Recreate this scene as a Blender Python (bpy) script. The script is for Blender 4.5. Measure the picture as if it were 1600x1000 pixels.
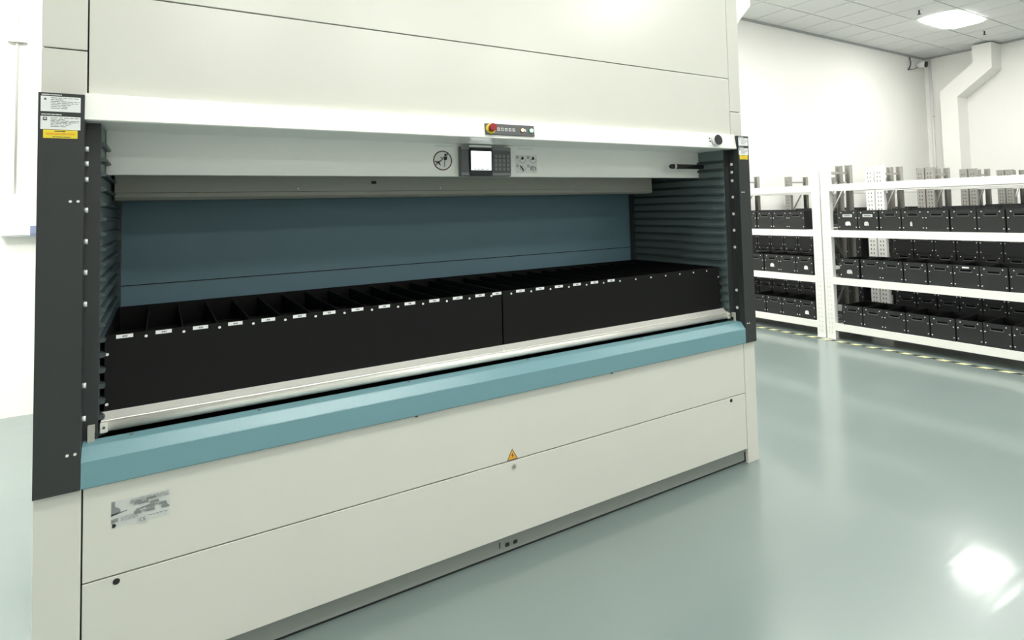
import bpy, bmesh, math, random
from mathutils import Matrix, Vector
random.seed(7)
for o in list(bpy.data.objects): bpy.data.objects.remove(o)
SC = bpy.context.scene
COL = SC.collection

# ------------------------------------------------------------------ camera
F, CX, CY = 956.49, 905.63, 276.67
YAW, PIT, ROL = 0.6010, 0.0493, 0.0282
CAM = Vector((0.316, -2.5053, 1.5475))
fw = Vector((math.sin(YAW)*math.cos(PIT), math.cos(YAW)*math.cos(PIT), math.sin(PIT)))
rt = Vector((math.cos(YAW), -math.sin(YAW), 0)); dn = fw.cross(rt)
r2 = math.cos(ROL)*rt + math.sin(ROL)*dn; d2 = -math.sin(ROL)*rt + math.cos(ROL)*dn
cd = bpy.data.cameras.new('camera'); cam = bpy.data.objects.new('camera', cd); COL.objects.link(cam)
m = Matrix.Identity(4)
for i, v in enumerate((r2, -d2, -fw)):
    for k in range(3): m[k][i] = v[k]
m.translation = CAM
cam.matrix_world = m
cd.sensor_fit = 'HORIZONTAL'; cd.sensor_width = 36; cd.lens = F/1600*36
cd.shift_x = (800-CX)/1600; cd.shift_y = (CY-500)/1600
cd.clip_start = .05; cd.clip_end = 100
SC.camera = cam

# ------------------------------------------------------------------ world, exposure
w = bpy.data.worlds.new('world'); SC.world = w; w.use_nodes = True
w.node_tree.nodes['Background'].inputs[0].default_value = (.8, .9, 1, 1)
w.node_tree.nodes['Background'].inputs[1].default_value = .05
SC.view_settings.view_transform = 'Standard'; SC.view_settings.look = 'None'
SC.view_settings.gamma = 1; SC.view_settings.use_curve_mapping = False
SC.view_settings.exposure = 0.29
LAMP_POWER = 20.0          # radiance of every ceiling panel
ZC, YW, XW, XL, YF = 4.61, 4.20, 14.22, -5.0, -10.5     # ceiling, back wall, right wall, left wall, wall behind the camera

# ------------------------------------------------------------------ materials
def mat(name, col, rough=.5, metal=0, noise=0, nscale=40, bump=0, bscale=200, spec=.5, coat=0, emit=None):
    mt = bpy.data.materials.new(name); mt.use_nodes = True
    nt = mt.node_tree; b = nt.nodes['Principled BSDF']
    b.inputs['Base Color'].default_value = (*col, 1); b.inputs['Roughness'].default_value = rough
    b.inputs['Metallic'].default_value = metal; b.inputs['Specular IOR Level'].default_value = spec
    b.inputs['Coat Weight'].default_value = coat
    tc = nt.nodes.new('ShaderNodeTexCoord')
    if noise:
        n = nt.nodes.new('ShaderNodeTexNoise'); n.inputs['Scale'].default_value = nscale; n.inputs['Detail'].default_value = 4
        nt.links.new(tc.outputs['Object'], n.inputs['Vector'])
        mx = nt.nodes.new('ShaderNodeMixRGB'); mx.blend_type = 'MIX'
        mx.inputs[1].default_value = (*[c*(1-noise) for c in col], 1); mx.inputs[2].default_value = (*[min(1, c*(1+noise)) for c in col], 1)
        nt.links.new(n.outputs['Fac'], mx.inputs[0]); nt.links.new(mx.outputs[0], b.inputs['Base Color'])
    if bump:
        n2 = nt.nodes.new('ShaderNodeTexNoise'); n2.inputs['Scale'].default_value = bscale; n2.inputs['Detail'].default_value = 2
        nt.links.new(tc.outputs['Object'], n2.inputs['Vector'])
        bp = nt.nodes.new('ShaderNodeBump'); bp.inputs['Strength'].default_value = bump; bp.inputs['Distance'].default_value = .002
        nt.links.new(n2.outputs['Fac'], bp.inputs['Height']); nt.links.new(bp.outputs[0], b.inputs['Normal'])
    if emit:
        b.inputs['Emission Color'].default_value = (*emit[0], 1); b.inputs['Emission Strength'].default_value = emit[1]
    return mt
M = {}
M['wall'] = mat('white_wall_paint', (.90, .90, .865), .45, noise=.01, nscale=3, bump=.15, bscale=90)
M['tile'] = mat('mineral_ceiling_tile', (.80, .82, .81), .9, noise=.03, nscale=60, bump=.4, bscale=150)
M['tbar'] = mat('ceiling_grid_bar', (.40, .42, .42), .6)
M['body'] = mat('warm_white_powder_coat', (.695, .692, .63), .2, noise=.015, nscale=5, bump=.08, bscale=350, spec=.6)
M['bright'] = mat('bright_white_powder_coat', (.93, .93, .89), .3, bump=.08, bscale=350)
M['dark'] = mat('charcoal_powder_coat', (.030, .034, .034), .42, noise=.08, nscale=30, bump=.2, bscale=500)
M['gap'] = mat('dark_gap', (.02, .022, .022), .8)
M['blue'] = mat('teal_blue_powder_coat', (.17, .33, .37), .27, noise=.03, nscale=60, bump=.2, bscale=400)
M['blue_in'] = mat('teal_blue_inner_steel', (.17, .30, .37), .5, noise=.03, nscale=8)
M['rail'] = mat('grey_green_guide_rail', (.06, .082, .085), .38, metal=.2, noise=.06, nscale=20)
M['lining'] = mat('grey_green_lining', (.16, .21, .215), .45, noise=.05, nscale=15)
M['grey'] = mat('mid_grey_steel', (.46, .46, .41), .5, noise=.03, nscale=20)
M['toe'] = mat('plinth_grey', (.26, .285, .265), .5, noise=.05, nscale=20)
M['alu'] = mat('brushed_aluminium', (.90, .89, .83), .36, metal=.55, noise=.06, nscale=70)
M['chrome'] = mat('bright_rivet', (.88, .88, .86), .3, metal=.2)
M['white'] = mat('white_label', (.85, .86, .86), .5)
M['print'] = mat('grey_print', (.07, .07, .075), .6)
M['print2'] = mat('light_grey_print', (.25, .26, .26), .6)
M['pale'] = mat('pale_sticker', (.80, .79, .76), .5)
M['paper'] = mat('grey_sticker', (.60, .62, .60), .5)
M['yellow'] = mat('yellow_sticker', (.85, .68, .04), .5)
M['orange'] = mat('orange_sticker', (.85, .42, .03), .5)
M['black'] = mat('black_plastic', (.010, .011, .012), .5)
M['plas'] = mat('dark_grey_plastic', (.105, .108, .112), .45)
M['key'] = mat('grey_key', (.22, .225, .23), .5)
M['red'] = mat('red_mushroom', (.27, .01, .014), .35)
M['screen'] = mat('lit_screen', (.8, .85, .85), .3, emit=((.95, 1, 1), 1.6))
M['lamp_y'] = mat('lit_amber_lamp', (.9, .7, .3), .3, emit=((1, .82, .45), 1.2))
M['lamp_g'] = mat('lit_green_lamp', (.4, .9, .6), .3, emit=((.35, 1, .62), 1.1))
M['corr'] = mat('black_corrugated_plastic', (.0045, .0046, .0045), .6, noise=.15, nscale=25, bump=.2, bscale=300, spec=.22)
M['bin'] = mat('black_bin_plastic', (.012, .0135, .0145), .45, noise=.2, nscale=15, bump=.15, bscale=200)
M['rack'] = mat('white_rack_paint', (.88, .88, .85), .38, noise=.03, nscale=6)
M['rack_shade'] = mat('shaded_rack_post', (.33, .325, .30), .45, metal=.2, noise=.25, nscale=30)  # grey puts the shade on rear and farther posts into their colour
M['rackg'] = mat('galvanised_brace', (.36, .355, .33), .4, metal=.4, noise=.1, nscale=20)
M['deck'] = mat('grey_shelf_deck', (.34, .34, .33), .45, noise=.05, nscale=8)
M['hole_lit'] = mat('glare_paled_hole', (.70, .70, .67), .6)  # front-row holes paled in colour to stand for strong light there
M['hole'] = mat('punched_hole', (.05, .05, .045), .8)
M['cable'] = mat('grey_cable', (.55, .55, .52), .5)
M['bluebox'] = mat('slate_blue_box', (.22, .25, .38), .5)
M['lampm'] = mat('lamp_diffuser', (.9, .9, .9), .5, emit=((1, .985, .94), LAMP_POWER))
M['darkred'] = mat('dark_red_ring', (.06, .01, .015), .5)

# glossy grey-green epoxy floor: trowel waves in the relief, faint streaks in roughness
def floor_mat():
    mt = bpy.data.materials.new('grey_green_epoxy'); mt.use_nodes = True
    nt = mt.node_tree; b = nt.nodes['Principled BSDF']; N = nt.nodes.new; L = nt.links.new
    tc = N('ShaderNodeTexCoord')
    n = N('ShaderNodeTexNoise'); n.inputs['Scale'].default_value = 1.1; n.inputs['Detail'].default_value = 3; L(tc.outputs['Object'], n.inputs['Vector'])
    mx = N('ShaderNodeMixRGB'); mx.inputs[1].default_value = (.160, .207, .197, 1); mx.inputs[2].default_value = (.192, .243, .231, 1)
    L(n.outputs['Fac'], mx.inputs[0]); L(mx.outputs[0], b.inputs['Base Color'])
    mp = N('ShaderNodeMapping'); mp.inputs['Scale'].default_value = (.55, 2.4, 1); mp.inputs['Rotation'].default_value = (0, 0, -.35)
    L(tc.outputs['Object'], mp.inputs['Vector'])
    b.inputs['Roughness'].default_value = .30
    n3 = N('ShaderNodeTexNoise'); n3.inputs['Scale'].default_value = 3.0; n3.inputs['Detail'].default_value = 2; L(mp.outputs[0], n3.inputs['Vector'])
    b.inputs['Specular IOR Level'].default_value = .8
    b.inputs['Coat Weight'].default_value = .5; b.inputs['Coat Roughness'].default_value = .10
    bp2 = N('ShaderNodeBump'); bp2.inputs['Strength'].default_value = .16; bp2.inputs['Distance'].default_value = .012; L(n3.outputs['Fac'], bp2.inputs['Height'])
    L(bp2.outputs[0], b.inputs['Coat Normal'])
    return mt
M['floor'] = floor_mat()
def tape_mat():
    mt = bpy.data.materials.new('hazard_tape'); mt.use_nodes = True
    nt = mt.node_tree; b = nt.nodes['Principled BSDF']; N = nt.nodes.new; L = nt.links.new
    tc = N('ShaderNodeTexCoord'); sx = N('ShaderNodeSeparateXYZ'); L(tc.outputs['Object'], sx.inputs[0])
    a = N('ShaderNodeMath'); a.operation = 'MULTIPLY_ADD'; a.inputs[1].default_value = 1.0; L(sx.outputs[0], a.inputs[0]); L(sx.outputs[1], a.inputs[2])
    dv = N('ShaderNodeMath'); dv.operation = 'DIVIDE'; dv.inputs[1].default_value = .1775; L(a.outputs[0], dv.inputs[0])
    ad = N('ShaderNodeMath'); ad.operation = 'ADD'; ad.inputs[1].default_value = 60.35; L(dv.outputs[0], ad.inputs[0])
    fr = N('ShaderNodeMath'); fr.operation = 'FRACT'; L(ad.outputs[0], fr.inputs[0])
    gt = N('ShaderNodeMath'); gt.operation = 'GREATER_THAN'; gt.inputs[1].default_value = .5; L(fr.outputs[0], gt.inputs[0])
    mx = N('ShaderNodeMixRGB'); mx.inputs[1].default_value = (.02, .02, .02, 1); mx.inputs[2].default_value = (.72, .68, .36, 1)
    L(gt.outputs[0], mx.inputs[0]); L(mx.outputs[0], b.inputs['Base Color']); b.inputs['Roughness'].default_value = .85; b.inputs['Specular IOR Level'].default_value = .2
    return mt
M['tape'] = tape_mat()

# ------------------------------------------------------------------ mesh helpers
class MB:
    def __init__(s): s.v = []; s.f = []; s.m = []; s.sm = []; s.mats = []
    def mi(s, k):
        if k not in s.mats: s.mats.append(k)
        return s.mats.index(k)
    def add(s, vs, fs, k, smooth=False):
        o = len(s.v); s.v += [tuple(p) for p in vs]; i = s.mi(k)
        for f in fs: s.f.append([o+j for j in f]); s.m.append(i); s.sm.append(smooth)
        return s
    def box(s, x0, x1, y0, y1, z0, z1, k):
        vs = [(x, y, z) for x in (x0, x1) for y in (y0, y1) for z in (z0, z1)]
        return s.add(vs, [(0, 1, 3, 2), (4, 6, 7, 5), (0, 4, 5, 1), (2, 3, 7, 6), (0, 2, 6, 4), (1, 5, 7, 3)], k)
    def prism(s, poly, axis, a, b, k, smooth=False):
        """poly = 2-D outline in the two other axes (x: (y,z); y: (x,z); z: (x,y)), extruded from a to b"""
        def P(p, t):
            return {'x': (t, p[0], p[1]), 'y': (p[0], t, p[1]), 'z': (p[0], p[1], t)}[axis]
        n = len(poly); vs = [P(p, a) for p in poly] + [P(p, b) for p in poly]
        s.add(vs, [(i, (i+1) % n, n+(i+1) % n, n+i) for i in range(n)], k, smooth)
        return s.add(vs, [tuple(range(n))[::-1], tuple(range(n, 2*n))], k)
    def cyl(s, p, q, r, k, n=12, r2=None, caps=True):
        p = Vector(p); q = Vector(q); d = (q-p).normalized(); u = d.orthogonal().normalized(); v = d.cross(u); r2 = r if r2 is None else r2
        A = [p+r*(math.cos(t)*u+math.sin(t)*v) for t in [2*math.pi*i/n for i in range(n)]]
        B = [q+r2*(math.cos(t)*u+math.sin(t)*v) for t in [2*math.pi*i/n for i in range(n)]]
        s.add(A+B, [(i, (i+1) % n, n+(i+1) % n, n+i) for i in range(n)], k, True)
        if caps: s.add(A+B, [tuple(range(n))[::-1], tuple(range(n, 2*n))], k)
        return s
    def tube(s, pts, r, k, n=8):
        for a, b in zip(pts, pts[1:]): s.cyl(a, b, r, k, n)
        return s
    def quad(s, x0, x1, z0, z1, y, k):        # a flat print facing -Y
        return s.add([(x0, y, z0), (x1, y, z0), (x1, y, z1), (x0, y, z1)], [(0, 1, 2, 3)], k)
    def poly(s, pts, y, k):
        return s.add([(x, y, z) for x, z in pts], [tuple(range(len(pts)))], k)
    def disc(s, cx, cz, r, y, k, n=20, ri=0):
        o = [(cx+r*math.cos(t), y, cz+r*math.sin(t)) for t in [2*math.pi*i/n for i in range(n)]]
        if not ri: return s.add(o, [tuple(range(n))], k)
        i_ = [(cx+ri*math.cos(t), y, cz+ri*math.sin(t)) for t in [2*math.pi*i/n for i in range(n)]]
        return s.add(o+i_, [(i, (i+1) % n, n+(i+1) % n, n+i) for i in range(n)], k)
    def mesh(s, name):
        me = bpy.data.meshes.new(name); me.from_pydata(s.v, [], s.f)
        for k in s.mats: me.materials.append(M[k])
        me.polygons.foreach_set('material_index', s.m); me.polygons.foreach_set('use_smooth', s.sm)
        bm = bmesh.new(); bm.from_mesh(me)
        solid = [f for f in bm.faces]
        bmesh.ops.remove_doubles(bm, verts=bm.verts, dist=1e-6)
        bmesh.ops.recalc_face_normals(bm, faces=bm.faces)
        bm.to_mesh(me); bm.free(); me.update()
        return me
    def build(s, name, parent=None, bevel=0, kind=None, loc=None):
        o = bpy.data.objects.new(name, s.mesh(name)); COL.objects.link(o)
        if parent is not None: o.parent = parent
        if loc is not None: o.location = loc
        if bevel:
            b = o.modifiers.new('bevel', 'BEVEL'); b.width = bevel; b.segments = 2; b.limit_method = 'ANGLE'
        if kind: o['kind'] = kind
        return o
def tag(o, label, cat, group=None, kind=None):
    o['label'] = label; o['category'] = cat
    if group: o['group'] = group
    if kind: o['kind'] = kind
    return o
def thing(name, loc, label, cat, group=None, rz=0):
    o = bpy.data.objects.new(name, None); COL.objects.link(o); o.location = loc; o.rotation_euler.z = rz; o.empty_display_size = .1
    return tag(o, label, cat, group)
def link(name, me, parent=None, loc=(0, 0, 0), kind=None):
    o = bpy.data.objects.new(name, me); COL.objects.link(o); o.location = loc
    if parent is not None: o.parent = parent
    if kind: o['kind'] = kind
    return o
def copy_tree(root, loc):
    r = root.copy(); COL.objects.link(r); r.location = loc
    for ch in root.children:
        c = ch.copy(); COL.objects.link(c); c.parent = r
    return r
ORD = ['first', 'second', 'third', 'fourth', 'fifth', 'sixth', 'seventh', 'eighth', 'ninth', 'tenth', 'eleventh', 'twelfth', 'thirteenth', 'fourteenth', 'fifteenth', 'sixteenth']

# ------------------------------------------------------------------ the room
def struct(o, label=None):
    o['kind'] = 'structure'
    if label: o['label'] = label
    return o
struct(MB().box(XL, XW, YF, YW, -.1, 0, 'floor').build('floor'), 'glossy grey-green epoxy floor')
struct(MB().box(XL-.1, XW+.1, YW, YW+.1, 0, ZC+.1, 'wall').build('wall_back'), 'white painted wall behind the machine')
struct(MB().box(XW, XW+.1, YF, YW, 0, ZC+.1, 'wall').build('wall_right'), 'white painted wall behind the racks')
struct(MB().box(XL-.1, XL, YF, YW, 0, ZC+.1, 'wall').build('wall_left'))
struct(MB().box(XL-.1, XW+.1, YF-.1, YF, 0, ZC+.1, 'wall').build('wall_front'))
ceil = struct(MB().box(XL, XW, YF, YW, ZC+.012, ZC+.1, 'tbar').build('ceiling'), 'suspended ceiling of square mineral tiles')
TX, TY = .615, .705
X0t, Y0t = 8.52, 3.486
LROWS = [(2.4285, (11.595, 6.06, 4.83, 1.14, -1.32, -2.55)), (1.0185, (7.29, 4.83, -1.32, -2.55)), (.3135, (9.75, 6.06, -1.32, -2.55)), (-1.0965, (11.595, 8.52, 6.06)), (-1.8015, (2.37, 1.14)), (-4.6215, (6.06, 1.14)), (-8.1465, (6.06, 3.60, 1.14))]  # first panel is in view; most others are unseen, added for brightness
LAMPS = [(x, y) for y, xs in LROWS for x in xs]
def lamp_at(x, y):
    return any(abs(x-a) < .62 and abs(y-b) < .36 for a, b in LAMPS)
tile_me = MB().box(-TX/2+.011, TX/2-.011, -TY/2+.011, TY/2-.011, 0, .012, 'tile').mesh('ceiling_tile')
rest = MB()
i0 = int((XL-X0t)/TX)-1
for i in range(i0, 12):
    for j in range(-21, 3):
        xa, ya = X0t+i*TX, Y0t+j*TY; cx, cy = xa+TX/2, ya+TY/2
        x0, x1, y0, y1 = max(xa+.011, XL), min(xa+TX-.011, XW), max(ya+.011, YF), min(ya+TY-.011, YW)
        if x1-x0 < .03 or y1-y0 < .03 or lamp_at(cx, cy): continue
        near = xa > 5.2 and ya > -1.5
        full = abs(x1-x0-TX+.022) < .001 and abs(y1-y0-TY+.022) < .001
        if near and full: link('ceiling_tile', tile_me, ceil, (cx, cy, ZC))
        elif near: MB().box(x0, x1, y0, y1, ZC, ZC+.012, 'tile').build('ceiling_tile', ceil)
        else: rest.box(x0, x1, y0, y1, ZC, ZC+.012, 'tile')
rest.build('ceiling_tile_field', ceil, kind='stuff')
# dark shadow-line angle where ceiling meets wall
struct(MB().box(XL, XW, YW-.03, YW, ZC-.035, ZC-.001, 'tbar').build('trim_1'), 'grey edge angle between ceiling and back wall')
struct(MB().box(XW-.03, XW, YF, YW-.03, ZC-.035, ZC-.001, 'tbar').build('trim_2'), 'grey edge angle between ceiling and right wall')

rown = ['row along the back wall', 'row over the middle of the machine', 'row level with the machine', 'row level with the blue ledge', 'row just in front of the machine', 'second row in front of the machine', 'row farthest behind the photographer']
for idx, (x, y) in enumerate(LAMPS):
    ri = [q[0] for q in LROWS].index(y); xi = LROWS[ri][1].index(x)
    if idx == 0: lab = 'bright ceiling light panel above the far racks, near the corner'
    else: lab = 'unseen ceiling light panel, %s from the right wall, %s' % (ORD[xi], rown[ri])
    t = thing('ceiling_light', (x, y, ZC-.012), lab, 'ceiling light', 'ceiling light panels')
    a, b = TX-.02, TY/2-.012
    MB().prism([(a*math.copysign(abs(math.cos(u))**.45, math.cos(u)), b*math.copysign(abs(math.sin(u))**.45, math.sin(u))) for u in [2*math.pi*k/32 for k in range(32)]], 'z', -.006, .004, 'lampm').build('diffuser', t)
    fr = MB().box(-a-.02, a+.02, -b-.012, b+.012, .006, .02, 'tile'); fr.build('housing', t)

def sprinkler(x, y, lab):
    t = thing('sprinkler_head', (x, y, ZC), lab, 'sprinkler', 'ceiling sprinklers')
    MB().cyl((0, 0, -.012), (0, 0, 0), .045, 'white', 14).build('escutcheon', t)
    MB().cyl((0, 0, -.075), (0, 0, -.012), .014, 'print', 8).build('nozzle', t)
    MB().cyl((0, 0, -.08), (0, 0, -.075), .032, 'print', 10).build('deflector', t)
sprinkler(10.505, 2.44, 'small ceiling sprinkler to the left of the light panel')
sprinkler(12.91, 2.46, 'small ceiling sprinkler to the right of the light panel')

# boxed pipe run with a jog on the right wall
t = MB().prism([(3.05, ZC-.036), (3.05, 4.23), (3.70, 3.75), (3.72, 0), (3.375, 0), (3.372, 3.592), (2.712, 4.066), (2.70, ZC-.036)], 'x', XW-.44, XW-.001, 'wall').build('pipe_boxing')
tag(t, 'white boxed pipe run with a slanted jog on the right wall', 'pipe boxing')
t = thing('corner_pipe', (XW-.03, YW-.13, 0), 'thin white vertical pipe in the room corner under the camera', 'pipe')
MB().cyl((0, 0, 0), (0, 0, ZC-.036), .024, 'white', 10).build('pipe', t)
for z in (2.2, 3.3): MB().box(-.03, .029, -.035, .035, z, z+.03, 'white').build('clip', t)
# CCTV camera in the corner
t = thing('security_camera', (13.80, YW, 4.42), 'white security camera with black lens hanging in the ceiling corner', 'security camera')
MB().box(-.05, .05, -.02, 0, -.05, .05, 'white').build('mount', t, .006)
MB().cyl((0, -.02, 0), (.01, -.10, -.01), .016, 'white', 8).build('arm', t)
b = MB().cyl((.0, -.08, 0), (.02, -.22, -.025), .068, 'white', 16).build('housing', t)
MB().cyl((.02, -.22, -.025), (.024, -.25, -.03), .064, 'black', 16).build('lens', t)
MB().tube([(-.22, -.012, .15), (-.215, -.03, .05), (-.23, -.035, -.02), (-.27, -.03, -.09), (-.30, -.012, -.13)], .011, 'black').build('cable', t)
MB().tube([(-.30, -.015, -.13), (-.1, -.03, -.10), (.02, -.12, -.05)], .006, 'print').build('lead', t)

# far left, on the back wall
t = thing('wall_conduit', (-.66, YW, 0), 'thin pale conduit running up the wall left of the machine', 'conduit')
MB().cyl((0, -.02, 1.78), (0, -.02, ZC-.036), .008, 'cable', 8).build('pipe', t)
MB().box(-.06, .06, -.045, 0, 3.03, 3.06, 'cable').build('clip', t)
t = thing('junction_box', (-.60, YW, 1.44), 'white square junction box at the end of the conduit', 'junction box')
MB().box(-.14, .14, -.08, 0, 0, .34, 'white').build('case', t, .006)
MB().box(-.13, .13, -.086, -.08, .01, .33, 'white').build('lid', t, .004)
t = thing('wall_switch', (-.36, YW-.20, 1.44), 'small slate-blue box peeking out beside the dark left post', 'switch box')
MB().box(-.18, .10, 0, .199, 0, .085, 'bluebox').build('case', t, .004); MB().box(-.17, -.12, -.006, 0, .02, .065, 'bluebox').build('plate', t)
t = thing('hanging_cable', (-.42, YW-.03, 0), 'pale grey cable hanging down the wall beside the machine', 'cable')
MB().tube([(.06, 0, 1.2), (.02, 0, .9), (-.03, 0, .62), (-.06, 0, .40), (-.05, 0, .26), (-.01, 0, .14), (.05, 0, .02)], .012, 'cable').build('cord', t)
MB().box(-.09, -.03, -.02, .02, .37, .43, 'white').build('clip', t)

# ------------------------------------------------------------------ the vertical lift module
W = 3.30; WL, WR = .113, .096; D = 2.3; ZT = 3.95; YU = .05; YLB = .018
XA, XB = .117, W-.099        # panel field between the side columns
VL = thing('vertical_lift_module', (0, 0, 0), 'large off-white automated storage machine with dark posts and blue ledge', 'storage machine')
def part(mb, name, bevel=0, parent=VL, kind=None, label=None):
    o = mb.build(name, parent, bevel, kind)
    if label: o['label'] = label
    return o
g = .0022
# shell behind the panels
sh = MB()
sh.box(.004, .10, YU+.02, D, 1.98, ZT-.004, 'gap').box(W-.10, W-.004, YU+.02, D, 1.98, ZT-.004, 'gap').box(.10, W-.10, YU+.02, D, 2.0, ZT-.004, 'gap')
sh.box(.004, .10, YLB+.02, D, .005, 1.94, 'gap').box(W-.10, W-.004, YLB+.02, D, .005, 1.94, 'gap')
sh.box(.10, W-.10, .05, D, .005, .70, 'gap').box(.10, W-.10, 1.05, D, .70, 2.0, 'gap')
part(sh, 'frame')
side = MB().box(0, .004, .11, D, .0, ZT, 'body'); part(side, 'side_panel'); part(MB().box(W-.004, W, .11, D, 0, ZT, 'body'), 'side_panel')
part(MB().box(.0, W, D, D+.004, 0, ZT, 'body'), 'rear_panel'); part(MB().box(0, W, YU, D, ZT-.004, ZT, 'body'), 'top_panel')
for x0, x1 in ((0, XA-g), (XB+g, W)):
    part(MB().box(x0, x1, YU, YU+.06, 1.955, 2.108-g, 'body'), 'column_panel', .002)
    part(MB().box(x0, x1, YU, YU+.06, 2.108+g, ZT-.005, 'body'), 'column_panel', .002)
    part(MB().box(x0, x1, YLB, .11, 0, .712, 'body'), 'column_foot', .003)
part(MB().box(XA+g, XB-g, YU, YU+.02, 1.93, 2.311-g, 'body'), 'front_panel', .002)
part(MB().box(XA+g, XB-g, YU, YU+.02, 2.311+g, ZT-.005, 'body'), 'front_panel', .002)
mid = part(MB().box(XA+g, XB-g, YLB, YLB+.03, .4135+g, .706, 'body'), 'front_panel', .002)
low = part(MB().box(XA+g, XB-g, YLB, YLB+.03, .0885, .4135-g, 'body'), 'front_panel', .002)
toe = part(MB().box(XA, XB, .045, .06, .012, .0884, 'toe').box(XA, XB, .036, .045, .066, .0884, 'toe').box(XA, XB, .052, .06, .0, .012, 'gap'), 'plinth', label='recessed grey plinth')
for x in (1.612, 1.653): MB().box(x-.010, x+.010, .041, .045, .032, .048, 'black').build('socket', toe, .002)
MB().box(1.572, 1.577, .0425, .045, .035, .06, 'print').build('clip', toe)
# locks and marks on the lower panels
for x, z, r in ((.205, .394, .0095), (3.075, .394, .0105)):
    MB().cyl((x, YLB-.002, z), (x, YLB+.004, z), r, 'black', 18).build('lock_cap', low)
MB().cyl((1.642, YLB-.004, .386), (1.642, YLB+.004, .386), .011, 'grey', 16).cyl((1.642, YLB-.007, .386), (1.642, YLB-.004, .386), .006, 'print2', 10).build('quarter_turn_lock', low)
y = YLB-.0008
tri = MB()
tri.poly([(1.606, .417), (1.662, .417), (1.634, .466)], y, 'print').poly([(1.611, .4195), (1.657, .4195), (1.634, .4605)], y-.0003, 'orange')
tri.poly([(1.637, .449), (1.628, .436), (1.634, .436), (1.631, .424), (1.641, .439), (1.635, .439)], y-.0006, 'print')
tri.build('electric_warning_sticker', mid)
def bars(mb, x0, x1, z, h, y, k, words=None, wmin=.006, wmax=.022, gap=.0025):
    x = x0
    while x < x1-.002:
        wd = min(random.uniform(wmin, wmax), x1-x); mb.quad(x, x+wd, z, z+h, y, k); x += wd+gap
def text_mesh(txt, size):
    cu = bpy.data.curves.new('txt', 'FONT'); cu.body = txt; cu.size = size; cu.fill_mode = 'FRONT'; cu.resolution_u = 3
    ob = bpy.data.objects.new('txt', cu); COL.objects.link(ob)
    dg = bpy.context.evaluated_depsgraph_get(); me = bpy.data.meshes.new_from_object(ob.evaluated_get(dg))
    vs = [tuple(v.co) for v in me.vertices]; fs = [tuple(p.vertices) for p in me.polygons]
    bpy.data.objects.remove(ob); bpy.data.curves.remove(cu); bpy.data.meshes.remove(me)
    return vs, fs
def put_text(mb, txt, size, x, z, y, k, sx=1):
    vs, fs = text_mesh(txt, size)
    mb.add([(x+a*sx, y, z+b) for a, b, c in vs], fs, k)
# transport / rating plate: printed map-like block with CE mark
rp = MB(); rp.box(.190, .346, YLB-.0006, YLB, .561, .646, 'paper')
y = YLB-.0012
rp.poly([(.1905, .645), (.2, .645), (.2, .628), (.214, .618), (.214, .607), (.19, .601)], y, 'print2')
rp.poly([(.19, .600), (.232, .608), (.232, .611), (.19, .606)], y, 'print2').poly([(.19, .589), (.208, .592), (.208, .580), (.19, .577)], y, 'print2')
rp.poly([(.193, .576), (.193, .563), (.199, .563), (.204, .569), (.2, .575)], y, 'black')
for k in range(16):
    a = random.uniform(.243, .325); b = random.uniform(.588, .636); ww = random.uniform(.008, .03); hh = random.uniform(.003, .012)
    rp.poly([(a, b), (min(a+ww, .345), b+random.uniform(-.002, .002)), (min(a+ww*.9, .345), b+hh), (a+ww*.1, b+hh*.9)], y-.0001*k, 'print2')
for k in range(5): bars(rp, .24, .343, .632+.003*k-.004, .0011, y-.0018, 'print2')
for k in range(4): bars(rp, .215, .26, .592-.004*k, .0013, y-.0018, 'print2')
bars(rp, .29, .343, .576, .002, y, 'print2'); bars(rp, .252, .27, .59, .009, y-.002, 'print2')
rp.quad(.262, .286, .562, .580, y-.002, 'paper'); put_text(rp, 'CE', .014, .264, .5655, y-.0024, 'black')
rp.build('rating_plate', mid)

# dark posts either side of the opening: front face, inner return and inward flange
def post(x0, x1, inner, sgn):
    zt, zb = 1.954, .7095
    p = MB().box(x0, x1, 0, .006, zb, zt, 'dark')
    a, b = (inner-.006, inner) if sgn > 0 else (inner, inner+.006)
    p.box(a, b, .006, .08, zb+.002, zt, 'dark')
    a, b = (x0, x0+.006) if sgn > 0 else (x1-.006, x1)
    p.box(a, b, .006, .11, zb, zt, 'dark')
    o = part(p, 'post', .0012)
    f = MB(); a, b = (inner-.006, inner+.038) if sgn > 0 else (inner-.038, inner+.006)
    f.box(a, b, .08, .086, .72, 1.875, 'dark')
    part(f, 'post_flange')
    return o
pl = post(0, WL, WL, 1); pr = post(W-WR, W, W-WR, -1)
for P, cols in ((pl, (.081, .1)), (pr, (3.2225, 3.2395))):
    for z in (1.611, .824):
        for x in cols: MB().cyl((x, -.003, z), (x, .001, z), .0042 if P is pl else .0038, 'chrome', 10).build('screw', P)
for x, P, s in ((WL, pl, 1), (W-WR, pr, -1)):
    for z in (1.783, 1.735, 1.683, 1.583, 1.481, 1.381, 1.279, 1.02, .915):
        MB().cyl((x, .052, z), (x+s*.008, .052, z), .0088, 'chrome', 10).build('bolt', P)
    MB().box(min(x+s*.012, x+s*.03), max(x+s*.012, x+s*.03), .060, .064, .80, .885, 'grey').box(min(x+s*.012, x+s*.03), max(x+s*.012, x+s*.03), .064, .079, .86, .885, 'grey').build('bracket', P)
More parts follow.
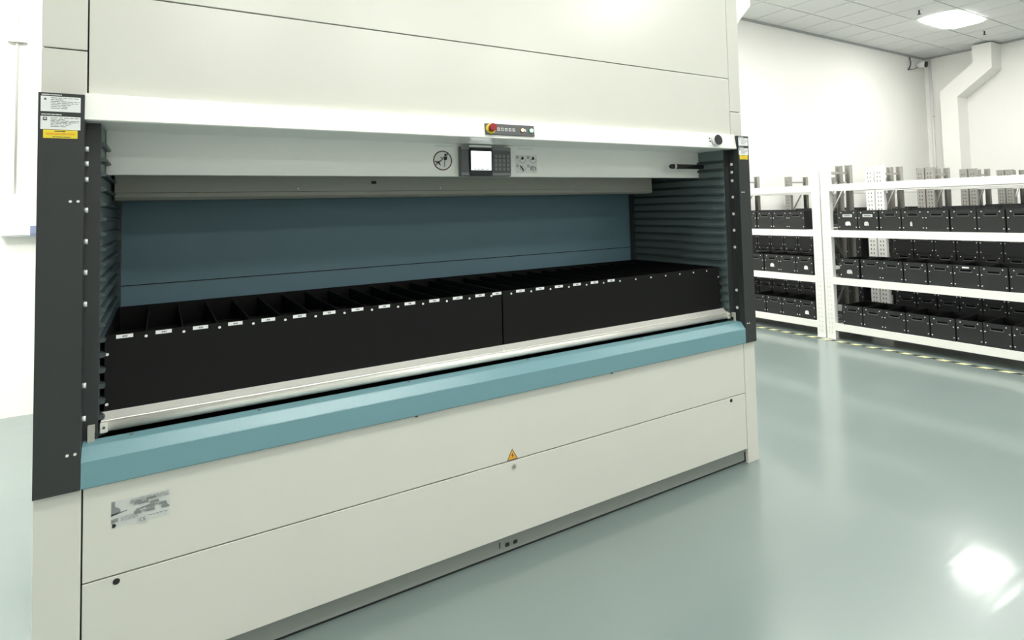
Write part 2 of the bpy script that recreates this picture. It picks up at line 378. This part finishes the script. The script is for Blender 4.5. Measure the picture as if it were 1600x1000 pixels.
def stickers(P, x0, x1):
    """two white notices with dark captions and a yellow one below, printed text too small to read"""
    wv = x1-x0; y = -.0012
    def notice(z0, z1, icon):
        s = MB().box(x0, x1, -.0008, 0, z0, z1, 'white')
        ix = x0+wv*.11; zz = z1-.008
        if icon == 0: s.poly([(ix-.004, zz-.004), (ix+.004, zz-.004), (ix, zz+.004)], y, 'print')
        else: s.quad(ix-.005, ix+.005, zz-.006, zz+.005, y, 'print').quad(ix-.003, ix+.003, zz-.002, zz+.003, y-.0003, 'paper')
        n = 7; ends = [.95, .6, .97, .96, .8, .7, .66]
        for k in range(n):
            bars(s, x0+wv*.25, x0+wv*ends[k], z1-.006-(z1-z0-.01)*k/n, .0021, y, 'print2')
        s.build('notice', P)
    notice(1.8945, 1.9425, 0); notice(1.838, 1.8795, 1)
    c = MB()
    for z in (1.9455, 1.8835): bars(c, x0+.002, x0+wv*.52, z, .0035, -.0006, 'paper', gap=.001)
    c.build('caption', P)
    s = MB().box(x0+wv*.07, x0+wv*.93, -.0014, -.0002, 1.8105, 1.8365, 'yellow')
    bars(s, x0+wv*.35, x0+wv*.62, 1.831, .0028, -.0019, 'print', gap=.001)
    bars(s, x0+wv*.14, x0+wv*.86, 1.8215, .0055, -.0019, 'orange', gap=.001); bars(s, x0+wv*.3, x0+wv*.75, 1.8135, .002, -.0019, 'print', gap=.001)
    s.build('yellow_notice', P)
stickers(pl, .0065, .1035); stickers(pr, 3.209, 3.2925)

# bright upper beam: face leans outwards so that it looks up at the lights; soffit behind
YS = .30; YBT, YBB = .026, .012
beam = part(MB().prism([(YBT, 1.964), (YBB, 1.877), (YBB+.004, 1.8735), (YS, 1.8735), (YS, 1.884), (YBT+.012, 1.884), (YBT+.012, 1.955), (YU+.005, 1.964)], 'x', WL, W-WR, 'bright'), 'upper_beam', label='bright white upper beam')
def by(z): return YBT+(1.964-z)/(1.964-1.877)*(YBB-YBT)     # beam face depth at height z
def btilt(mb, name, zc, parent=beam, bevel=0, label=None):
    """mb is drawn around z = 0 on plane y = 0 and laid on the leaning beam face at height zc"""
    o = mb.build(name, parent, bevel); o.location = (0, by(zc), zc); o.rotation_euler.x = -math.atan2(YBT-YBB, .087)
    if label: o['label'] = label
    return o
cs = btilt(MB().box(1.530, 1.787, -.008, 0, -.026, .026, 'plas'), 'control_strip', 1.915, bevel=.002)
cs.parent = VL
def onstrip(mb, name, bevel=0):
    return mb.build(name, cs, bevel)
onstrip(MB().cyl((1.5565, -.010, 0), (1.5565, -.008, 0), .0235, 'yellow', 24), 'yellow_ring')
onstrip(MB().cyl((1.5565, -.024, 0), (1.5565, -.010, 0), .011, 'red', 16).cyl((1.5565, -.036, 0), (1.5565, -.024, 0), .0165, 'red', 20, .0175).cyl((1.5565, -.040, 0), (1.5565, -.036, 0), .0175, 'red', 20, .013), 'emergency_stop')
for k in range(5):
    x = 1.597+k*.0196; q = MB().box(x-.0065, x+.0065, -.0088, -.008, -.0075, .0075, 'paper')
    q.quad(x-.004, x+.004, -.0045, .0045, -.0092, 'print2' if k != 1 else 'plas')
    onstrip(q, 'symbol_field')
onstrip(MB().cyl((1.719, -.013, 0), (1.719, -.008, 0), .0095, 'red', 16).cyl((1.719, -.018, 0), (1.719, -.013, 0), .0075, 'lamp_y', 14), 'amber_button')
onstrip(MB().box(1.732, 1.741, -.0088, -.008, -.006, .006, 'paper'), 'symbol_field')
onstrip(MB().cyl((1.767, -.012, 0), (1.767, -.008, 0), .0105, 'plas', 16).cyl((1.767, -.018, 0), (1.767, -.012, 0), .009, 'lamp_g', 14), 'green_button')
kn = btilt(MB().cyl((3.022, -.028, 0), (3.022, 0, 0), .031, 'white', 24).cyl((3.022, -.034, 0), (3.022, -.028, 0), .031, 'black', 24, .028), 'round_sensor', 1.916, parent=VL, label='black-faced round sensor in a white ring')
for dz in (.010, -.008): MB().box(2.974, 2.982, -.006, 0, dz, dz+.009, 'black').build('port', kn)
MB().box(2.966, 2.99, -.004, 0, -.03, .028, 'white').build('base', kn, .001)

# inner white apron with the terminal
YP = .30
ap = part(MB().box(.152, 3.168, YP, YP+.02, 1.7145, 1.8735, 'bright').box(.152, 3.168, YP+.02, YP+.05, 1.7145, 1.722, 'bright'), 'inner_apron', label='inner off-white apron behind the beam')
# terminal
tm = part(MB().box(1.548, 1.820, YP-.035, YP, 1.715, 1.862, 'plas'), 'terminal', .004)
tm.location.x = -.028
y = YP-.035
MB().box(1.590, 1.712, y-.010, y, 1.718, 1.855, 'black').build('bezel', tm, .003)
MB().box(1.597, 1.705, y-.0105, y-.009, 1.744, 1.838, 'screen').build('screen', tm)
pr_ = MB(); bars(pr_, 1.61, 1.69, 1.7465, .004, y-.0112, 'print', gap=.003); bars(pr_, 1.63, 1.69, 1.8325, .002, y-.0112, 'print2', gap=.003); pr_.build('screen_text', tm)
MB().box(1.59, 1.71, y-.004, y, 1.858, 1.8685, 'white').build('top_label', tm)
MB().box(1.549, 1.588, y-.003, y, 1.735, 1.842, 'plas').build('side_cover', tm, .002)
MB().box(1.715, 1.819, y-.002, y, 1.735, 1.842, 'plas').build('keypad_plate', tm, .001)
key_me = MB().box(-.0075, .0075, -.004, 0, -.0075, .0075, 'key').mesh('key')
for r in range(4):
    for c in range(4): link('key', key_me, tm, (1.733+c*.0225, y-.002, 1.751+r*.0215))
for z in (1.719, 1.845): MB().box(1.549, 1.819, y-.002, y, z, z+.014, 'key').build('trim_band', tm)
# round no-reaching sign
y = YP-.0008
sg = MB().disc(1.452, 1.7945, .048, y, 'darkred', 32).disc(1.452, 1.7945, .0425, y-.0003, 'pale', 32)
yy = y-.0007
sg.disc(1.466, 1.822, .0065, yy, 'black', 10)
sg.poly([(1.456, 1.815), (1.476, 1.815), (1.472, 1.797), (1.459, 1.797)], yy, 'black').poly([(1.459, 1.797), (1.466, 1.797), (1.463, 1.764), (1.457, 1.764)], yy, 'print2')
sg.poly([(1.442, 1.812), (1.457, 1.808), (1.457, 1.802), (1.44, 1.806)], yy, 'print2').poly([(1.478, 1.835), (1.47, 1.82), (1.475, 1.818), (1.483, 1.832)], yy, 'print')
sg.poly([(1.413, 1.775), (1.417, 1.769), (1.456, 1.801), (1.452, 1.806)], yy-.0003, 'print2').poly([(1.424, 1.788), (1.433, 1.792), (1.443, 1.77), (1.436, 1.772)], yy-.0003, 'black').poly([(1.41, 1.79), (1.415, 1.793), (1.435, 1.783), (1.432, 1.778)], yy, 'black')
sg.build('prohibition_sign', ap, loc=(-.012, 0, -.003))
# four-pictogram sticker
pc = MB().quad(1.853, 1.983, 1.738, 1.833, y, 'pale')
for k, (a, b) in enumerate(((1.858, 1.79), (1.922, 1.79), (1.858, 1.745), (1.922, 1.745))):
    pc.quad(a, a+.013, b+.024, b+.038, yy, 'print2').quad(a+.003, a+.009, b+.028, b+.035, yy-.0003, 'paper')
    pc.poly([(a+.018, b+.014), (a+.04, b-.001), (a+.058, b+.016), (a+.036, b+.032)], yy, 'print').poly([(a+.0205, b+.014), (a+.04, b+.0015), (a+.0555, b+.016), (a+.036, b+.0295)], yy-.0003, 'white')
    if k < 2: pc.poly([(a+.028, b+.022), (a+.036, b+.016), (a+.044, b+.024), (a+.042, b+.034), (a+.032, b+.036)], yy-.0005, 'black')
    elif k == 2: pc.poly([(a+.02, b+.03), (a+.024, b+.035), (a+.045, b+.012), (a+.04, b+.003)], yy-.0005, 'black')
    else:
        for q in range(4): pc.quad(a+.02+.009*q, a+.024+.009*q, b+.008, b+.034-.003*abs(q-1), yy-.0005, 'print')
pc.build('pictogram_sticker', ap, loc=(-.016, 0, -.004))
for a in (1.402, 1.853): MB().box(a, a+.095, YP-.001, YP, 1.858, 1.866, 'pale').build('tape_strip', ap)
# black tubular lamp below the beam on the right
tb = part(MB().cyl((2.866, .225, 1.7785), (3.125, .225, 1.7785), .0145, 'black', 16).cyl((2.853, .225, 1.7785), (2.866, .225, 1.7785), .011, 'black', 16, .0145), 'light_tube', label='short black tube with a silver ring')
MB().cyl((2.882, .225, 1.7785), (2.896, .225, 1.7785), .0151, 'alu', 16).build('ring', tb)
MB().box(2.98, 3.02, .225, YP, 1.772, 1.786, 'black').build('holder', tb)

# grey cross box deeper inside
cbx = part(MB().prism([(.62, 1.80), (.62, 1.660), (.615, 1.657), (.615, 1.640), (.632, 1.628), (.80, 1.628), (.80, 1.80)], 'x', .162, 3.045, 'grey'), 'cross_duct', label='grey lengthwise duct under the apron')
MB().box(1.19, 1.212, .612, .62, 1.694, 1.708, 'black').build('plug', cbx)
for x in (.85, 1.55, 2.4): MB().cyl((x, .612, 1.672), (x, .616, 1.672), .004, 'chrome', 8).build('screw', cbx)
# back, sides, roof of the opening
bw = part(MB().box(.150, 3.169, 1.0, 1.01, 1.249, 1.97, 'blue_in').box(.150, 3.169, 1.0, 1.01, .72, 1.244, 'blue_in').box(.150, 3.169, 1.006, 1.012, 1.244, 1.249, 'gap'), 'inner_back_wall', label='blue inner back wall')
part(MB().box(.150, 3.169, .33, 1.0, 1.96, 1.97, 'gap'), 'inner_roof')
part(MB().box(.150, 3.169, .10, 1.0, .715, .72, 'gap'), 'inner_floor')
for x0, x1 in ((.135, .150), (3.169, 3.184)):
    part(MB().box(x0, x1, .086, 1.05, .72, 1.96, 'lining'), 'side_lining')
prof = [(0, .017), (.012, .013), (.0165, .009), (.017, .004), (.013, .001), (0, 0)]
rail_r = MB().prism([(3.169-a, b) for a, b in prof], 'y', .092, .955, 'rail').mesh('guide_rail')
rail_l = MB().prism([(.150+a, b) for a, b in prof], 'y', .092, .955, 'rail').mesh('guide_rail')
for k in range(21):
    z = .792+k*.0502
    for me in (rail_l, rail_r): link('guide_rail', me, VL, (0, 0, z))
for x0, x1 in ((3.150, 3.169), (.15, .169)):
    st = part(MB().box(x0, x1, .962, .998, .73, 1.95, 'rail'), 'perforated_strip')
    hl = MB(); xf = x0-.0006 if x0 > 1 else x1+.0006
    for k in range(58):
        z = .75+k*.02; hl.add([(xf, .972, z), (xf, .984, z), (xf, .984, z+.009), (xf, .972, z+.009)], [(0, 1, 2, 3)], 'hole')
    hl.build('punched_holes', st, kind='stuff')

# blue ledge
lp = [(.001, .7115), (0, .714), (-.001, .793), (.001, .796), (.029, .8295), (.032, .8315), (.078, .8375), (.078, .825), (.02, .8), (.02, .707), (.012, .7065)]
lg = part(MB().prism(lp, 'x', WL+.001, W-WR-.001, 'blue'), 'ledge', label='teal-blue bevelled ledge below the opening')
for x in (.24, .62, 1.18, 1.75, 2.45): MB().cyl((x, .064, .834), (x, .064, .8375), .006, 'plas', 8).build('screw', lg)
for x in (1.19, 2.2): MB().cyl((x, .004, .7045), (x, .004, .7075), .006, 'plas', 8).build('drain_hole', lg)

# duct cover at the top right of the machine
t = MB().prism([(3.302, 2.48), (3.74, 2.93), (3.74, ZT), (3.302, ZT)], 'y', .30, .70, 'bright').build('side_duct', None, .004)
tag(t, 'white slant-bottomed duct on the upper right side of the machine', 'duct')

# ------------------------------------------------------------------ tray and divided boxes
tr = thing('storage_tray', (0, 0, 0), 'long aluminium-edged tray resting in the machine opening', 'tray')
MB().box(.178, 3.141, .125, .945, .884, .892, 'deck').build('base', tr)
al = MB().prism([(.128, .9085), (.0965, .8905), (.090, .8895), (.0885, .887), (.093, .8845), (.128, .8845)], 'x', .158, 3.163, 'alu').build('edge_strip', tr)
pts = [(.093+.0, .884)]+[(.094-.013*math.sin(math.pi*i/8), .867+.0165*math.cos(math.pi*i/8)) for i in range(9)]+[(.12, .8505), (.12, .884)]
MB().prism(pts, 'x', .172, 3.15, 'alu', True).build('edge_tube', tr)
for x0, x1 in ((.155, .176), (3.146, 3.166)):
    e = MB().box(x0, x1, .079, .14, .851, .8845, 'alu').build('end_cap', tr, .002)
    MB().cyl(((x0+x1)/2, .0775, .868), ((x0+x1)/2, .08, .868), .0045, 'plas', 8).build('screw', e)
MB().box(1.633, 1.643, .089, .10, .888, .897, 'white').build('centre_mark', tr)

P0 = .1103
def divided_box(x0, x1, divs, labs, lab):
    t = thing('divided_box', (0, 0, 0), lab, 'divided box', 'black divided boxes on the machine tray')
    zb, zt, y0, y1, th = .893, 1.160, .130, .945, .004
    o = MB().box(x0, x1, y0, y0+th, zb+.001, zt, 'corr').build('front_panel', t)
    MB().box(x0, x1, y1-th, y1, zb+.001, zt, 'corr').build('rear_panel', t)
    for a in (x0, x1-th): MB().box(a, a+th, y0+th, y1-th, zb+.001, zt, 'corr').build('side_panel', t)
    MB().box(x0, x1, y0, y1, zb, zb+.001, 'corr').build('bottom', t)
    MB().box(x0, x1, y0+.002+(y1-y0)*.5, y0+.006+(y1-y0)*.5, zb+.001, zt-.05, 'corr').build('lengthwise_divider', t)
    dm = MB().box(-.002, .002, y0+th, y1-th, zb+.001, zt-.012, 'corr').mesh('divider')
    rm = MB().cyl((0, -.0015, 0), (0, 0, 0), .0047, 'chrome', 10).mesh('rivet')
    for x in divs:
        link('divider', dm, t, (x, 0, 0)); link('rivet', rm, t, (x+.001, y0, 1.1435))
    if x0 < 1:
        for z in (1.096, .93): link('rivet', rm, t, (x0+.007, y0, z))
    else: link('rivet', rm, t, (x1-.008, y0, 1.10))
    for x in labs:
        l = MB().box(-.0235, .0235, -.0008, 0, -.0062, .0062, 'white')
        bars(l, -.006, .008, -.003, .006, -.0012, 'print2', wmin=.003, wmax=.006, gap=.001)
        l.build('name_strip', t, loc=(x+.001, y0, 1.1515))
    return t
divided_box(.163, 1.654, [.276+P0*k for k in range(13)], [.216+.1105*k for k in range(13)]+[1.629], 'long black divided box with fourteen white label strips, left of the joint')
divided_box(1.661, 3.135, [1.705+P0*k for k in range(13)], [1.755+.1105*k for k in range(6)], 'long black divided box with six white label strips, right of the joint')

# ------------------------------------------------------------------ racks
LEV = [1.725, 1.211, .684, .171]
UH = 1.955; RD = .52
def upright(hk, pk):
  up = MB().box(0, .06, 0, .003, .0, UH, pk).box(0, .003, .003, .102, 0, UH, pk).box(0, .06, .102, .105, 0, UH, pk)
  for k in range(37):
    z = .06+k*.05
    for yy in (.03, .066): up.add([(-.0008, yy, z), (-.0008, yy+.010, z), (-.0008, yy+.012, z+.022), (-.0008, yy+.002, z+.022)], [(0, 1, 2, 3)], hk)
  up.box(-.01, .07, -.0, .105, 0, .004, pk)
  return up.mesh('upright')
up_front, up_me, up_shaded = upright('hole_lit', 'rack'), upright('hole', 'rack'), upright('hole', 'rack_shade')
bolt_me = MB().cyl((-.008, 0, 0), (0, 0, 0), .009, 'chrome', 8).mesh('bolt')
strut_me = MB().box(.06, RD-.06, .045, .062, -.012, .012, 'rackg').mesh('strut')
def diag_mesh(z0, z1):
    d = MB(); h = .016
    d.add([(.06, .064, z0-h), (.06, .064, z0+h), (RD-.06, .064, z1+h), (RD-.06, .064, z1-h), (.06, .080, z0-h), (.06, .080, z0+h), (RD-.06, .080, z1+h), (RD-.06, .080, z1-h)],
          [(0, 1, 2, 3), (7, 6, 5, 4), (0, 4, 5, 1), (3, 2, 6, 7), (1, 5, 6, 2), (0, 3, 7, 4)], 'rackg')
    return d.mesh('diagonal_brace')
diag = [diag_mesh(1.30, 1.74), diag_mesh(1.20, .78), diag_mesh(.25, .70)]
def bay_meshes(L):
    bm_ = MB().box(0, .04, .0, L, -.076, 0, 'rack').mesh('beam')
    dk = MB().box(.042, RD-.042, .002, L-.002, -.018, -.001, 'deck').mesh('shelf_deck')
    return bm_, dk
rows = [6.545, 7.68, 8.935, 10.20, 11.46]
names = ['front', 'second', 'third', 'fourth', 'rearmost']
bays = {'right': (-.395, 1.612), 'left': (1.840, 3.90)}
meshes = {k: bay_meshes(b-a) for k, (a, b) in bays.items()}
for r, X in enumerate(rows):
    for side, (ya, yb) in bays.items():
        lab = 'white steel shelving rack, %s row, %s' % (names[r], 'bay right of the double upright' if side == 'right' else 'bay left of the double upright')
        t = thing('shelving_rack', (X, 0, 0), lab, 'rack', 'white shelving racks')
        for y0 in (ya-.105, yb):
            for xx, flip in ((0, 1), (RD, -1)):
                rear = flip == -1
                o = link('upright', up_shaded if flip == -1 or r > 1 else (up_front if r == 0 else up_me), t, (xx, y0+(.022 if rear else 0), 0)); o.scale.x = flip; o.scale.y = .58 if rear else 1
            for z in (.15, .72, 1.25, 1.862): link('strut', strut_me, t, (0, y0, z))
            for dme in diag: link('diagonal_brace', dme, t, (0, y0, 0))
            if r == 0:
                for z in LEV: link('bolt', bolt_me, t, (-.0005, y0+.052, z-.105))
        for z in LEV:
            for xx in (0, RD-.04): link('beam', meshes[side][0], t, (xx, ya, z))
            link('shelf_deck', meshes[side][1], t, (0, ya, z))

# bins
BW, BH, BD = .226, .211, .44
def bin_meshes():
    b = MB(); th = .004; w = BW/2
    b.box(0, th, -w, w, .003, BH-.055, 'bin')
    # front upper part around the hand slot
    b.box(0, th, -w, w, BH-.04, BH, 'bin').box(0, th, -w, -.05, BH-.055, BH-.04, 'bin').box(0, th, .05, w, BH-.055, BH-.04, 'bin')
    b.box(BD-th, BD, -w, w, .003, BH, 'bin').box(th, BD-th, -w, -w+th, .003, BH, 'bin').box(th, BD-th, w-th, w, .003, BH, 'bin').box(0, BD, -w, w, 0, .003, 'bin')
    band = MB().box(-.0035, 0, -w, w, BH-.036, BH+.001, 'bin').box(-.0035, th+.003, -w, w, BH, BH+.003, 'bin')
    grip = MB().box(-.006, 0, -.053, .053, BH-.062, BH-.055, 'plas').box(-.004, 0, -.056, -.05, BH-.06, BH-.038, 'plas').box(-.004, 0, .05, .056, BH-.06, BH-.038, 'plas')
    rv = MB()
    for s in (-1, 1):
        rv.cyl((-.006, s*.075, BH-.018), (-.0035, s*.075, BH-.018), .0055, 'chrome', 8)
        for z in (BH-.075, .035): rv.cyl((-.003, s*.099, z), (0, s*.099, z), .0055, 'chrome', 8)
    return b.mesh('body'), band.mesh('rim_band'), grip.mesh('hand_slot'), rv.mesh('rivets')
bmesh_, band_, grip_, riv_ = bin_meshes()
proto = None
def ragged(k='white', sx=1.0, dy=0, dz=0):
    pts = [(-.03, .035), (.0, .03), (.012, .036), (.035, .03), (.032, .065), (.022, .07), (.015, .082), (.006, .07), (-.006, .078), (-.028, .066)]
    m_ = MB(); m_.add([(-.0015, -a*sx+dy, b+.02+dz) for a, b in pts], [tuple(range(len(pts)))], k); return m_
def place_bin(x, y, z, label, dx=0, rz=0):
    global proto
    if proto is None:
        t = thing('storage_bin', (x+dx, y, z), label, 'bin', 'black riveted bins on the racks')
        link('body', bmesh_, t); link('rim_band', band_, t); link('hand_slot', grip_, t); link('rivets', riv_, t, kind='stuff')
        proto = t
    else:
        t = copy_tree(proto, (x+dx, y, z)); t['label'] = label
    t.rotation_euler.z = rz
    return t
shelf = {1: 'upper', 2: 'middle', 3: 'lowest'}
front = {}
rnd = random.Random(3)
for r in range(5):
    for lv in (1, 2, 3):
        z = LEV[lv]+.0005
        for k in range(8):
            y = 1.413-.2355*k+rnd.uniform(-.003, .003)
            lab = '%s black riveted bin right of the double upright, %s loaded shelf, %s rack row' % (ORD[k], shelf[lv], names[r])
            front[(r, lv, 'R', k)] = place_bin(rows[r]+.016, y, z, lab, rnd.uniform(-.006, .012), rnd.uniform(-.006, .006))
        if r in (1, 2) and lv > 1:
            for k in range(8):
                lab = '%s upper stacked black bin right of the double upright, %s loaded shelf, %s rack row' % (ORD[k], shelf[lv], names[r])
                place_bin(rows[r]+.018, 1.413-.2355*k, z+BH+.004, lab)
        n = (4, 8, 8, 0, 0)[r]
        if r == 1 and lv > 1:
            for k in range(8):
                lab = '%s upper stacked black bin left of the double upright, %s loaded shelf, %s rack row' % (ORD[k], shelf[lv], names[r])
                place_bin(rows[r]+.018, 2.07+.2355*k, z+BH+.004, lab)
        for k in range(n):
            off = {1: 0, 2: -.085, 3: -.09}[lv] if r == 0 else 0
            y = 2.07+off+.2355*k+rnd.uniform(-.003, .003)
            lab = '%s black riveted bin left of the double upright, %s loaded shelf, %s rack row' % (ORD[k], shelf[lv], names[r])
            front[(r, lv, 'L', k)] = place_bin(rows[r]+.016, y, z, lab, rnd.uniform(-.006, .012), rnd.uniform(-.006, .006))
# paper remains stuck on some of the front bins
for key, k, sx, dy, dz in (((0, 1, 'R', 0), 'white', 1, 0, .0), ((0, 1, 'R', 1), 'paper', .8, .02, .0), ((0, 2, 'R', 0), 'paper', 1, 0, 0), ((0, 2, 'L', 0), 'white', .8, -.02, .01),
                       ((0, 2, 'L', 2), 'white', .9, 0, .01), ((0, 3, 'L', 0), 'white', .8, 0, 0), ((0, 1, 'L', 1), 'black', 1.1, 0, 0), ((0, 1, 'R', 3), 'paper', .35, .02, .0)):
    ragged(k, sx, dy, dz).build('torn_label', front[key])
o = MB().box(-.0062, -.0045, -.03, .03, BH-.024, BH-.010, 'white').build('name_strip', front[(0, 2, 'R', 5)])
for key in ((0, 1, 'R', 0), (0, 1, 'R', 1)):
    MB().box(-.007, -.0005, -.055, .055, BH-.066, BH-.036, 'paper').box(-.008, -.006, -.04, .04, BH-.056, BH-.046, 'plas').build('label_holder', front[key])

# hazard tape along the racks
tp = MB().box(-.024, .024, -3.2, 4.15, 0, .0012, 'tape').build('floor_tape', loc=(6.455, 0, 0))
tag(tp, 'black and yellow striped tape on the floor along the racks', 'floor tape')
